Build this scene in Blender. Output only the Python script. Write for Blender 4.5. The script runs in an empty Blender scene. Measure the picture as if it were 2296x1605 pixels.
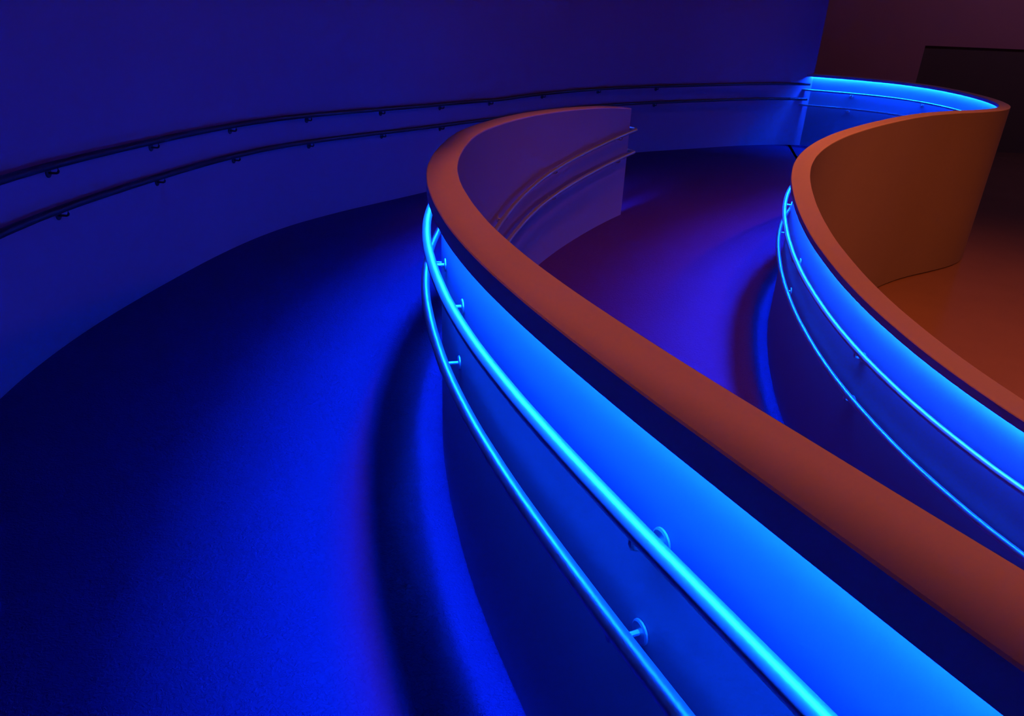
import bpy, bmesh, math
from mathutils import Vector, Matrix

C = bpy.context.scene.collection
sc = bpy.context.scene

# ---------------------------------------------------------------- plan curves (metres)
# landing level is z = 0; each row is x, y, z of the outer top edge (parapets) or of the wall foot
PARAPET_MID = [
    (1.198, -1.138, 1.916), (1.127, -1.001, 1.903), (1.057, -0.864, 1.889), (0.988, -0.726, 1.876),
    (0.919, -0.588, 1.862), (0.851, -0.45, 1.848), (0.784, -0.312, 1.835), (0.717, -0.173, 1.821),
    (0.651, -0.034, 1.807), (0.585, 0.105, 1.794), (0.521, 0.245, 1.78), (0.457, 0.385, 1.767),
    (0.393, 0.525, 1.753), (0.33, 0.666, 1.739), (0.267, 0.806, 1.726), (0.205, 0.947, 1.712),
    (0.145, 1.089, 1.698), (0.086, 1.231, 1.685), (0.029, 1.374, 1.672), (-0.024, 1.519, 1.658),
    (-0.075, 1.664, 1.645), (-0.122, 1.811, 1.632), (-0.165, 1.958, 1.619), (-0.204, 2.107, 1.605),
    (-0.239, 2.257, 1.592), (-0.272, 2.408, 1.579), (-0.301, 2.559, 1.566), (-0.328, 2.71, 1.553),
    (-0.351, 2.863, 1.54), (-0.37, 3.015, 1.528), (-0.386, 3.168, 1.515), (-0.397, 3.322, 1.502),
    (-0.405, 3.476, 1.489), (-0.409, 3.63, 1.477), (-0.41, 3.784, 1.464), (-0.409, 3.938, 1.452),
    (-0.406, 4.092, 1.439), (-0.401, 4.245, 1.427), (-0.392, 4.399, 1.414), (-0.379, 4.553, 1.402),
    (-0.361, 4.705, 1.39), (-0.338, 4.858, 1.378), (-0.311, 5.009, 1.365), (-0.28, 5.16, 1.353),
    (-0.246, 5.31, 1.341), (-0.209, 5.46, 1.329), (-0.169, 5.608, 1.317), (-0.126, 5.756, 1.305),
    (-0.079, 5.903, 1.293), (-0.029, 6.048, 1.282), (0.026, 6.192, 1.27), (0.085, 6.334, 1.258),
    (0.148, 6.475, 1.247), (0.213, 6.614, 1.235), (0.282, 6.752, 1.223), (0.353, 6.889, 1.211),
    (0.426, 7.024, 1.198), (0.501, 7.159, 1.185), (0.577, 7.292, 1.171), (0.655, 7.425, 1.156),
    (0.735, 7.557, 1.14), (0.816, 7.687, 1.123), (0.9, 7.817, 1.104), (0.986, 7.945, 1.083),
]
PARAPET_HALL = [
    (3.32, 0.463, 0.838), (3.199, 0.526, 0.844), (3.081, 0.595, 0.851), (2.966, 0.668, 0.858),
    (2.854, 0.746, 0.865), (2.746, 0.829, 0.872), (2.641, 0.917, 0.879), (2.54, 1.009, 0.885),
    (2.444, 1.105, 0.892), (2.351, 1.206, 0.899), (2.263, 1.31, 0.906), (2.18, 1.418, 0.913),
    (2.101, 1.529, 0.92), (2.027, 1.644, 0.926), (1.958, 1.762, 0.933), (1.894, 1.882, 0.94),
    (1.836, 2.006, 0.946), (1.782, 2.131, 0.953), (1.735, 2.259, 0.959), (1.693, 2.389, 0.967),
    (1.657, 2.521, 0.974), (1.627, 2.654, 0.981), (1.603, 2.788, 0.988), (1.584, 2.923, 0.995),
    (1.57, 3.059, 1.001), (1.56, 3.195, 1.008), (1.555, 3.331, 1.015), (1.554, 3.468, 1.022),
    (1.558, 3.604, 1.029), (1.565, 3.741, 1.036), (1.575, 3.877, 1.042), (1.589, 4.012, 1.049),
    (1.607, 4.148, 1.056), (1.627, 4.283, 1.063), (1.651, 4.417, 1.07), (1.677, 4.551, 1.076),
    (1.707, 4.684, 1.083), (1.739, 4.817, 1.088), (1.774, 4.949, 1.092), (1.812, 5.08, 1.095),
    (1.853, 5.21, 1.098), (1.898, 5.339, 1.099), (1.945, 5.467, 1.1), (1.996, 5.593, 1.1),
    (2.051, 5.718, 1.1), (2.108, 5.842, 1.1), (2.17, 5.964, 1.1), (2.234, 6.084, 1.1),
    (2.302, 6.203, 1.1), (2.373, 6.319, 1.1), (2.446, 6.434, 1.1), (2.523, 6.547, 1.1),
    (2.602, 6.659, 1.1), (2.683, 6.768, 1.1), (2.767, 6.876, 1.1), (2.854, 6.981, 1.1),
    (2.942, 7.085, 1.1), (3.032, 7.187, 1.1), (3.124, 7.288, 1.1), (3.217, 7.388, 1.1),
    (3.311, 7.487, 1.1), (3.406, 7.585, 1.099), (3.502, 7.683, 1.098), (3.597, 7.78, 1.097),
    (3.693, 7.877, 1.095), (3.79, 7.973, 1.093), (3.888, 8.068, 1.091), (3.988, 8.162, 1.088),
    (4.089, 8.253, 1.085), (4.193, 8.342, 1.083), (4.3, 8.427, 1.08), (4.409, 8.508, 1.077),
    (4.522, 8.585, 1.074), (4.637, 8.658, 1.072), (4.755, 8.728, 1.069), (4.873, 8.796, 1.066),
    (4.99, 8.865, 1.063), (5.106, 8.937, 1.061), (5.22, 9.012, 1.058), (5.329, 9.094, 1.055),
    (5.432, 9.184, 1.053), (5.524, 9.285, 1.051), (5.603, 9.396, 1.049), (5.669, 9.515, 1.047),
    (5.721, 9.641, 1.046), (5.76, 9.772, 1.045), (5.788, 9.905, 1.045), (5.806, 10.041, 1.045),
    (5.816, 10.177, 1.045), (5.817, 10.313, 1.045), (5.811, 10.449, 1.045), (5.799, 10.585, 1.045),
    (5.779, 10.72, 1.045), (5.752, 10.854, 1.045), (5.715, 10.985, 1.045), (5.668, 11.113, 1.045),
    (5.61, 11.237, 1.045), (5.541, 11.354, 1.045), (5.46, 11.464, 1.045), (5.368, 11.564, 1.045),
    (5.264, 11.653, 1.045), (5.154, 11.733, 1.045), (5.038, 11.805, 1.045), (4.917, 11.869, 1.045),
    (4.794, 11.927, 1.045), (4.668, 11.98, 1.045), (4.541, 12.03, 1.045), (4.412, 12.076, 1.045),
    (4.283, 12.119, 1.045), (4.154, 12.163, 1.045),
]
WALL_FOOT = [
    (-2.677, -1.452, 0.815), (-2.581, -1.16, 0.793), (-2.495, -0.865, 0.771), (-2.418, -0.568, 0.749),
    (-2.352, -0.268, 0.726), (-2.295, 0.034, 0.703), (-2.249, 0.338, 0.68), (-2.213, 0.643, 0.657),
    (-2.187, 0.949, 0.634), (-2.172, 1.255, 0.611), (-2.166, 1.563, 0.588), (-2.172, 1.87, 0.565),
    (-2.187, 2.176, 0.541), (-2.212, 2.483, 0.518), (-2.249, 2.788, 0.495), (-2.294, 3.091, 0.472),
    (-2.321, 3.397, 0.449), (-2.33, 3.704, 0.426), (-2.324, 4.011, 0.403), (-2.306, 4.318, 0.38),
    (-2.282, 4.624, 0.357), (-2.254, 4.93, 0.334), (-2.219, 5.235, 0.311), (-2.172, 5.539, 0.288),
    (-2.112, 5.84, 0.265), (-2.03, 6.136, 0.243), (-1.928, 6.425, 0.221), (-1.802, 6.706, 0.199),
    (-1.662, 6.979, 0.179), (-1.512, 7.247, 0.159), (-1.357, 7.512, 0.139), (-1.202, 7.777, 0.119),
    (-1.052, 8.045, 0.098), (-0.909, 8.317, 0.078), (-0.767, 8.589, 0.057), (-0.621, 8.86, 0.037),
    (-0.465, 9.124, 0.017), (-0.296, 9.38, 0), (-0.109, 9.624, 0), (0.091, 9.857, 0),
    (0.304, 10.078, 0), (0.528, 10.289, 0), (0.763, 10.487, 0), (1.007, 10.673, 0),
    (1.261, 10.845, 0), (1.525, 11.003, 0), (1.794, 11.151, 0), (2.068, 11.289, 0),
    (2.345, 11.423, 0), (2.621, 11.556, 0), (2.897, 11.691, 0), (3.175, 11.822, 0),
    (3.458, 11.941, 0), (3.749, 12.039, 0), (4.049, 12.107, 0), (4.354, 12.141, 0),
]


# ---------------------------------------------------------------- materials
def nodes(name):
    m = bpy.data.materials.new(name); m.use_nodes = True
    nt = m.node_tree
    return m, nt, nt.nodes['Principled BSDF']

def plaster(name, col, rough=.75, bump=.06, scale=90, var=.04):
    m, nt, b = nodes(name)
    tc = nt.nodes.new('ShaderNodeTexCoord')
    n = nt.nodes.new('ShaderNodeTexNoise'); n.inputs['Scale'].default_value = scale; n.inputs['Detail'].default_value = 6
    n2 = nt.nodes.new('ShaderNodeTexNoise'); n2.inputs['Scale'].default_value = 2.2; n2.inputs['Detail'].default_value = 4
    r = nt.nodes.new('ShaderNodeMix'); r.data_type = 'RGBA'
    r.inputs['A'].default_value = (*[c*(1-var) for c in col], 1); r.inputs['B'].default_value = (*[min(1, c*(1+var)) for c in col], 1)
    bp = nt.nodes.new('ShaderNodeBump'); bp.inputs['Strength'].default_value = bump; bp.inputs['Distance'].default_value = .004
    L = nt.links.new
    L(tc.outputs['Object'], n.inputs['Vector']); L(tc.outputs['Object'], n2.inputs['Vector'])
    L(n2.outputs['Fac'], r.inputs['Factor']); L(r.outputs['Result'], b.inputs['Base Color'])
    L(n.outputs['Fac'], bp.inputs['Height']); L(bp.outputs['Normal'], b.inputs['Normal'])
    b.inputs['Roughness'].default_value = rough
    b.inputs['Specular IOR Level'].default_value = .3
    return m

def vinyl(name, col, rough, spec, scale=55, bump=.35, dist=.0025):
    """non-slip sheet floor: small raised flakes that catch the light"""
    m, nt, b = nodes(name)
    tc = nt.nodes.new('ShaderNodeTexCoord')
    v = nt.nodes.new('ShaderNodeTexNoise'); v.inputs['Scale'].default_value = scale; v.inputs['Detail'].default_value = 3; v.inputs['Distortion'].default_value = 1.2
    cr = nt.nodes.new('ShaderNodeValToRGB'); cr.color_ramp.elements[0].position = .42; cr.color_ramp.elements[1].position = .62
    n2 = nt.nodes.new('ShaderNodeTexNoise'); n2.inputs['Scale'].default_value = 1.7; n2.inputs['Detail'].default_value = 5
    mx = nt.nodes.new('ShaderNodeMix'); mx.data_type = 'RGBA'
    mx.inputs['A'].default_value = (*[c*.9 for c in col], 1); mx.inputs['B'].default_value = (*[c*1.1 for c in col], 1)
    bp = nt.nodes.new('ShaderNodeBump'); bp.inputs['Strength'].default_value = bump; bp.inputs['Distance'].default_value = dist
    L = nt.links.new
    L(tc.outputs['Object'], v.inputs['Vector']); L(tc.outputs['Object'], n2.inputs['Vector'])
    L(v.outputs['Fac'], cr.inputs['Fac']); L(cr.outputs['Color'], bp.inputs['Height'])
    L(n2.outputs['Fac'], mx.inputs['Factor']); L(mx.outputs['Result'], b.inputs['Base Color'])
    L(bp.outputs['Normal'], b.inputs['Normal'])
    b.inputs['Roughness'].default_value = rough; b.inputs['Specular IOR Level'].default_value = spec
    return m

def steel(name, col, rough, metal=1):
    m, nt, b = nodes(name)
    tc = nt.nodes.new('ShaderNodeTexCoord')
    n = nt.nodes.new('ShaderNodeTexNoise'); n.inputs['Scale'].default_value = 160; n.inputs['Detail'].default_value = 3
    mr = nt.nodes.new('ShaderNodeMapRange'); mr.inputs['To Min'].default_value = rough*.85; mr.inputs['To Max'].default_value = rough*1.15
    nt.links.new(tc.outputs['Object'], n.inputs['Vector']); nt.links.new(n.outputs['Fac'], mr.inputs['Value'])
    nt.links.new(mr.outputs['Result'], b.inputs['Roughness'])
    b.inputs['Base Color'].default_value = (*col, 1); b.inputs['Metallic'].default_value = metal
    return m

def led(name, col, strength):
    m = bpy.data.materials.new(name); m.use_nodes = True
    nt = m.node_tree; nt.nodes.clear()
    e = nt.nodes.new('ShaderNodeEmission'); o = nt.nodes.new('ShaderNodeOutputMaterial')
    e.inputs['Color'].default_value = (*col, 1); e.inputs['Strength'].default_value = strength
    nt.links.new(e.outputs['Emission'], o.inputs['Surface'])
    return m

M_wall = plaster('pale_lavender_plaster', (.74, .42, .56))
M_par = plaster('parapet_face_shade_paint', (.32, .30, .35), rough=.6, bump=.05, scale=220)  # faces darker than the coping: their weaker light is in the colour
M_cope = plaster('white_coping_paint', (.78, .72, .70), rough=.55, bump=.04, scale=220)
M_ceil = plaster('dark_overhead_paint', (.16, .15, .16))
M_ramp = vinyl('indigo_sheet_vinyl', (.08, .026, .13), .54, .15, 70, .6, .003)
M_hall = vinyl('polished_hall_floor', (.27, .18, .13), .2, .5, scale=25, bump=.05)
M_dark = plaster('dark_panel', (.2, .19, .18), rough=.5)
M_rail = steel('brushed_steel', (.56, .66, .54), .42, .85)
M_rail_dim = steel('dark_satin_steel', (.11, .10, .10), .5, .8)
M_baffle = plaster('black_light_baffle', (.035, .035, .035), rough=.6)
M_led = led('blue_led_tape', (.001, .05, 1.0), 740)

# ---------------------------------------------------------------- helpers
def link(name, bm, mat, parent=None, smooth=True):
    me = bpy.data.meshes.new(name)
    bmesh.ops.recalc_face_normals(bm, faces=bm.faces)
    bm.to_mesh(me); bm.free()
    if smooth:
        for p in me.polygons: p.use_smooth = True
        try: me.set_sharp_from_angle(angle=math.radians(35))
        except Exception: pass
    me.materials.append(mat)
    o = bpy.data.objects.new(name, me); C.objects.link(o)
    if parent: o.parent = parent; o.matrix_parent_inverse = Matrix.Identity(4)
    return o

def thing(name, label, cat, group=None):
    o = bpy.data.objects.new(name, None); C.objects.link(o)
    o.empty_display_size = .2
    o['label'] = label; o['category'] = cat
    if group: o['group'] = group
    return o

def struct(name, bm, mat, smooth=True):
    o = link(name, bm, mat, None, smooth); o['kind'] = 'structure'; return o

def V(p): return Vector(p)

def dense(P, n=4):
    """Catmull-Rom refinement"""
    P = [V(p) for p in P]; out = []
    for i in range(len(P)-1):
        p0 = P[max(0, i-1)]; p1 = P[i]; p2 = P[i+1]; p3 = P[min(len(P)-1, i+2)]
        for k in range(n):
            t = k/n
            out.append(.5*((2*p1)+(p2-p0)*t+(2*p0-5*p1+4*p2-p3)*t*t+(3*p1-p0-3*p2+p3)*t**3))
    out.append(P[-1]); return out

def left_normals(P):
    N = []
    for i in range(len(P)):
        d = P[min(len(P)-1, i+1)] - P[max(0, i-1)]
        d.z = 0; d.normalize(); N.append(Vector((-d.y, d.x, 0)))
    return N

def offset(P, o, dz=0.0):
    return [p + n*o + Vector((0, 0, dz)) for p, n in zip(P, left_normals(P))]

def arclen(P):
    s = [0.0]
    for a, b in zip(P, P[1:]): s.append(s[-1] + (Vector((b.x-a.x, b.y-a.y)).length))
    return s

def at(P, s):
    S = arclen(P)
    for i in range(len(P)-1):
        if S[i+1] >= s:
            t = (s-S[i])/(S[i+1]-S[i]); q = P[i].lerp(P[i+1], t)
            d = P[i+1]-P[i]; d.normalize(); return q, d
    return P[-1].copy(), (P[-1]-P[-2]).normalized()

def sweep(rows, closed_profile=True, caps=True):
    """rows: list of lists of Vectors (same count)"""
    bm = bmesh.new()
    vs = [[bm.verts.new(p) for p in r] for r in rows]
    n = len(rows[0]); m = n if closed_profile else n-1
    for a, b in zip(vs, vs[1:]):
        for k in range(m):
            bm.faces.new((a[k], a[(k+1) % n], b[(k+1) % n], b[k]))
    if caps and closed_profile:
        bm.faces.new(vs[0][::-1]); bm.faces.new(vs[-1])
    return bm

def profile_sweep(P, prof):
    N = left_normals(P)
    rows = []
    for p, n in zip(P, N):
        r = []
        for o, z in prof:
            q = p + n*o
            q.z = z[1] if isinstance(z, tuple) else p.z + z
            r.append(q)
        rows.append(r)
    return sweep(rows)

def tube(P, r, seg=14, bm=None, caps=True):
    own = bm is None
    if own: bm = bmesh.new()
    rings = []; up = Vector((0, 0, 1))
    for i, p in enumerate(P):
        d = (P[min(len(P)-1, i+1)] - P[max(0, i-1)]).normalized()
        a = d.cross(up)
        if a.length < .05: a = d.cross(Vector((1, 0, 0)))
        a.normalize(); b = a.cross(d).normalized()
        rings.append([bm.verts.new(p + a*(r*math.cos(t)) + b*(r*math.sin(t))) for t in [2*math.pi*k/seg for k in range(seg)]])
    for A, B in zip(rings, rings[1:]):
        for k in range(seg): bm.faces.new((A[k], A[(k+1) % seg], B[(k+1) % seg], B[k]))
    if caps: bm.faces.new(rings[0][::-1]); bm.faces.new(rings[-1])
    return bm

def disc(c, axis, r, th, bm=None, seg=20):
    bm = bm or bmesh.new()
    axis = axis.normalized(); u = axis.orthogonal().normalized(); w = axis.cross(u)
    prof = [(r*.0, 0), (r, 0), (r, th*.6), (r*.86, th), (0, th)]
    rows = [[bm.verts.new(c + axis*z + u*(q*math.cos(t)) + w*(q*math.sin(t))) for t in [2*math.pi*k/seg for k in range(seg)]] for q, z in prof[1:4]]
    for A, B in zip(rows, rows[1:]):
        for k in range(seg): bm.faces.new((A[k], A[(k+1) % seg], B[(k+1) % seg], B[k]))
    bm.faces.new(rows[0][::-1]); bm.faces.new(rows[-1])
    return bm

def grid_between(A, B, n, k=6):
    """ruled surface between two polylines, n steps along, k across, with a 6 cm thickness"""
    def samp(P, t):
        S = arclen(P); return at(P, t*S[-1])[0]
    bm = bmesh.new(); rows = []
    for i in range(n+1):
        a = samp(A, i/n); b = samp(B, i/n)
        rows.append([bm.verts.new(a.lerp(b, j/k)) for j in range(k+1)])
    for r, q in zip(rows, rows[1:]):
        for j in range(k): bm.faces.new((r[j], r[j+1], q[j+1], q[j]))
    res = bmesh.ops.extrude_face_region(bm, geom=list(bm.faces))
    bmesh.ops.translate(bm, verts=[e for e in res['geom'] if isinstance(e, bmesh.types.BMVert)], vec=(0, 0, -.08))
    return bm

def slab(poly, z0, z1):
    bm = bmesh.new()
    top = [bm.verts.new((p.x, p.y, z1)) for p in poly]
    f = bm.faces.new(top)
    res = bmesh.ops.extrude_face_region(bm, geom=[f])
    bmesh.ops.translate(bm, verts=[e for e in res['geom'] if isinstance(e, bmesh.types.BMVert)], vec=(0, 0, z0-z1))
    bmesh.ops.triangulate(bm, faces=[f for f in bm.faces if len(f.verts) > 4])
    return bm

def box(bm, a, b):
    x0, y0, z0 = a; x1, y1, z1 = b
    v = [bm.verts.new(p) for p in [(x0, y0, z0), (x1, y0, z0), (x1, y1, z0), (x0, y1, z0), (x0, y0, z1), (x1, y0, z1), (x1, y1, z1), (x0, y1, z1)]]
    for f in [(3, 2, 1, 0), (4, 5, 6, 7), (0, 1, 5, 4), (1, 2, 6, 5), (2, 3, 7, 6), (3, 0, 4, 7)]: bm.faces.new([v[i] for i in f])

P1 = dense(PARAPET_MID); P2 = dense(PARAPET_HALL); W = dense(WALL_FOOT)
W1, W2 = .1265, .121            # wall thickness at the coping
HALL = -.803                    # level of the lower hall
TOP = 13.5
LAMP = Vector((2.1, 3.2, 12.6))

# ---------------------------------------------------------------- the setting
iW = next(i for i, p in enumerate(W) if p.y > 9.55)       # where the ramp meets the landing
# curved outer wall
rows = []
for p, n in zip(W, left_normals(W)):
    q = p + n*.22
    rows.append([Vector((p.x, p.y, -.9)), Vector((p.x, p.y, TOP)), Vector((q.x, q.y, TOP)), Vector((q.x, q.y, -.9))])
struct('wall_left', sweep(rows), M_wall)

S1 = arclen(P1)
foot1 = []
for p, s in zip(offset(P1, -.085), S1):
    t = max(0.0, min(1.0, (s-5.0)/(S1[-1]-5.0))); t = t*t*(3-2*t)
    q = p.copy(); q.z = p.z - (1.232 + (P1[-1].z-1.232)*t); foot1.append(q)      # parapet height above the ramp
struct('floor_ramp_left', grid_between(foot1, offset(W[:iW+1], .04), 90, 8), M_ramp)

k2 = next(i for i, p in enumerate(P2) if p.y > 5.6)
f2 = [p.copy() for p in offset(P2[:k2+1], -.06)]
for p in f2: p.z = min(0.0, p.z - 1.1)
S2 = arclen(f2)
f1 = []
for p, s in zip(offset(P1, -.08), S1):
    q = p.copy(); q.z = at(f2, s/S1[-1]*S2[-1])[0].z; f1.append(q)
struct('floor_ramp_right', grid_between(f1, f2, 70, 6), M_ramp)

poly = [f1[-1], f2[-1]] + offset(P2[k2+1:], -.07) + offset(W[iW+1:], .05)[::-1] + [offset(W[:iW+1], .04)[-1], foot1[-1]]
struct('floor_landing', slab(poly, -.12, 0.0), M_ramp)

bm = bmesh.new(); box(bm, (-9, -4, HALL-.15), (16, 19.5, HALL))
struct('floor_hall', bm, M_hall, False)

DX, DZ, DY = 8.017, 1.227, 16.509
bm = bmesh.new()
box(bm, (-9, DY, HALL-.1), (DX, DY+.25, TOP)); box(bm, (DX, DY, DZ), (13.2, DY+.25, TOP)); box(bm, (13.2, DY, HALL-.1), (16, DY+.25, TOP))
struct('wall_back', bm, M_wall, False)
bm = bmesh.new(); box(bm, (15.8, -4, HALL-.1), (16, DY, TOP)); struct('wall_right', bm, M_wall, False)
bm = bmesh.new(); box(bm, (DX-.02, DY+.05, HALL-.1), (13.3, DY+.12, DZ+.03)); struct('door_1', bm, M_dark, False)
bm = bmesh.new(); box(bm, (-9, -4, TOP), (16, 17, TOP+.2)); struct('ceiling', bm, M_ceil, False)

# unseen slab added over the left ramp to keep the amber downlight off it
ZS = 3.35
edge = []
for p in P1:
    t = (ZS-p.z)/(LAMP.z-p.z); q = p.lerp(LAMP, t)
    far = max(0, min(1, (p.y-2.6)/1.4)); near = max(0, min(1, (1.3-p.y)/1.2))
    edge.append(Vector((q.x-.03+.10*max(far, near), q.y, ZS)))  # edge pushed out at both ends to dim the parapet top there
struct('light_block_slab', slab(edge[::-1] + [p for p in offset(W[:iW+1], .1)], ZS, ZS+.3), M_ceil)

# ---------------------------------------------------------------- parapets
def parapet(P, w, lip, inset, bottom, label, led_from=0):
    t = thing('parapet_wall', label, 'parapet'); t['kind'] = 'thing'
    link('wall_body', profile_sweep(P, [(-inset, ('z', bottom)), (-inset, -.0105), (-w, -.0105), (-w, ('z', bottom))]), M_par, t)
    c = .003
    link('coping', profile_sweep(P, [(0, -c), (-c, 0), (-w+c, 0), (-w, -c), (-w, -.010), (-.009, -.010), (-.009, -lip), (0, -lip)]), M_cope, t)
    link('added_led_baffle', profile_sweep(P, [(-.0092, -.0104), (-inset+.0005, -.0104), (-inset+.0005, -.0110), (-.0104, -.0110), (-.0104, -lip+.001), (-.0092, -lip+.001)]), M_baffle, t)  # hidden black liner, added to stop the lip bouncing light onto the face
    a, b = inset*.45, inset*.84
    link('led_strip', profile_sweep(P[led_from:], [(-a, -.0112), (-b, -.0112), (-b, -.0155), (-a, -.0155)]), M_led, t)
    return t

parapet(P1, W1, .055, .058, -.5, 'white curved parapet in the centre, glowing blue along its left face, pinkish top')
parapet(P2, W2, .037, .046, -.79, 'white curved parapet on the right, orange lit hall side, curling round to the far wall')

# ---------------------------------------------------------------- handrails
def handrail(path, r, mat, label, brackets, seg=16):
    """brackets: list of (point on rail, point on wall face, outward normal)"""
    t = thing('handrail', label, 'handrail')
    link('rail', tube(path, r, seg), mat, t)
    for pr, n, gap in brackets:
        drop = r + .026
        face = pr - n*gap + Vector((0, 0, -drop))
        turn = pr + Vector((0, 0, -drop))
        k = .012
        st = [face + n*.002, face.lerp(turn, .55), turn - n*k, turn - n*k*.3 + Vector((0, 0, k*.3)), turn + Vector((0, 0, k)), pr + Vector((0, 0, -r*.8))]
        b = link('bracket', tube(st, .0058, 10), mat, t)
        link('flange', disc(face, n, .024, .006), mat, b)
    return t

def wall_rail(path, face_gap, r, ss, side):
    out = []
    for s in ss:
        p, d = at(path, s)
        d2 = Vector((d.x, d.y, 0)).normalized(); n = Vector((-d2.y, d2.x, 0))*side
        out.append((p, n, face_gap))
    return out

# along the outer wall
WR = W[:]
for h, lab, ss in ((.905, 'upper dark handrail along the curved outer wall', [2.28+.99*k for k in range(13)]),
                   (.69, 'lower dark handrail along the curved outer wall', [2.28+.99*k for k in range(13)])):
    path = offset(WR, -.055, h)[:-1]
    handrail(path, .019, M_rail_dim, lab, wall_rail(path, .055, .0165, ss, -1))

# round the central parapet: along the left face, round its end and back along the right face
def hairpin(dz, zend, drop_right, out=.003):
    L = offset(P1, out, dz)
    R = offset(P1, -W1-.07, 0.0)
    S = arclen(P1)
    for p, s in zip(R, S):
        p.z = zend - drop_right*(S[-1]-s)
    d = (P1[-1]-P1[-2]); d.z = 0; d.normalize()
    zl = L[-1].z
    # blend the left rail into the level of the landing over the last metre
    for p, s in zip(L, S):
        t = max(0.0, min(1.0, 1-(S[-1]-s)/1.2)); t = t*t*(3-2*t)
        p.z += (zend-zl)*t
    a, b = L[-1], R[-1]; c = (a+b)/2; rad = (b-a).length/2; e = (a-c).normalized()
    arcp = []
    for k in range(1, 16):
        th = math.pi*k/16
        q = c + e*(rad*math.cos(th)) + d*(.055*math.sin(th)); q.z = zend; arcp.append(q)
    return L, R, L + arcp + R[::-1]

L, R, path = hairpin(-.231, .88, .045)
br = wall_rail(L, .0595, .0165, [1.04, 2.31, 3.58, 4.07, 5.3, 6.6, 7.9, 9.2], 1) + wall_rail(R, .0685, .0165, [3.0, 4.3, 5.5, 6.55, 7.8, 9.2], -1)
handrail(path, .0175, M_rail, 'upper steel handrail of the central parapet, glowing bright cyan', br, 20)
L, R, path = hairpin(-.451, .66, .045, .011)
br = wall_rail(L, .0675, .0165, [1.04, 2.33, 3.64, 4.9, 6.2, 7.5, 8.8], 1) + wall_rail(R, .0685, .0165, [3.0, 4.3, 5.5, 6.55, 7.8, 9.2], -1)
handrail(path, .0175, M_rail, 'lower steel handrail of the central parapet, darker blue, below the cyan one', br, 20)

# along the ramp side of the right-hand parapet
for dz, lab, ss in ((-.226, 'upper steel handrail on the right-hand parapet, bright blue', [1.05, 2.2, 3.34, 4.48, 5.66, 6.8, 7.9, 9.0, 10.05, 11.1, 12.09, 13.11, 14.1]),
                    (-.445, 'lower steel handrail on the right-hand parapet, dim blue', [1.05, 2.2, 3.33, 4.56, 5.7, 6.8, 7.9, 9.0, 10.05, 11.1, 12.09, 13.11, 14.1])):
    path = offset(P2, .002, dz)[:-2]
    handrail(path, .0145, M_rail, lab, wall_rail(path, .0468, .0145, ss, 1))

# ---------------------------------------------------------------- light
def spot(name, loc, target, power, col, angle, blend, size):
    d = bpy.data.lights.new(name, 'SPOT'); d.energy = power; d.color = col
    d.spot_size = math.radians(angle); d.spot_blend = blend; d.shadow_soft_size = size
    o = bpy.data.objects.new(name, d); C.objects.link(o); o.location = loc
    o.rotation_euler = (Vector(target)-Vector(loc)).to_track_quat('-Z', 'Y').to_euler()
    return o
spot('amber_downlight', LAMP, (1.8, 3.2, 0), 1800, (1, .17, .06), 52, 1, .45)
spot('amber_hall_fill', (5.4, 4.8, 6.0), (5.0, 6.4, -.8), 1050, (1, .17, .035), 74, 1, .15)  # fill added to lift the hall floor and the parapet's hall side
spot('amber_ramp_fill', (3.2, 1.8, 9.5), (1.3, 6.6, 0), 450, (1, .2, .1), 32, 1, .2)  # added fill for the central parapet's inner face and the landing floor
def point(name, loc, power, col, size):
    d = bpy.data.lights.new(name, 'POINT'); d.energy = power; d.color = col; d.shadow_soft_size = size
    o = bpy.data.objects.new(name, d); C.objects.link(o); o.location = loc
point('dim_hall_fill', (10.5, 12.5, 5.5), 55, (1, .45, .9), .3)  # unseen fill added to raise the dark far wall and doorway

w = bpy.data.worlds.new('World'); sc.world = w; w.use_nodes = True
w.node_tree.nodes['Background'].inputs['Color'].default_value = (0, 0, 0, 1)

# ---------------------------------------------------------------- camera
cam = bpy.data.cameras.new('Camera'); co = bpy.data.objects.new('Camera', cam); C.objects.link(co)
cam.sensor_fit = 'HORIZONTAL'; cam.sensor_width = 36; cam.lens = 1700/2296*36; cam.clip_start = .02
p, r = math.radians(27), math.radians(2.3)
X = Vector((1, 0, 0)); U = Vector((0, math.sin(p), math.cos(p))); F = Vector((0, math.cos(p), -math.sin(p)))
xc = X*math.cos(r) + U*math.sin(r); yc = -X*math.sin(r) + U*math.cos(r); zc = -F
co.matrix_world = Matrix(((xc.x, yc.x, zc.x, 0), (xc.y, yc.y, zc.y, 0), (xc.z, yc.z, zc.z, 2.255), (0, 0, 0, 1)))
sc.camera = co

sc.view_settings.view_transform = 'Standard'; sc.view_settings.look = 'None'
sc.view_settings.exposure = 0; sc.view_settings.gamma = 1; sc.view_settings.use_curve_mapping = False
sc.cycles.max_bounces = 6; sc.cycles.diffuse_bounces = 5; sc.cycles.glossy_bounces = 3
sc.cycles.use_denoising = True
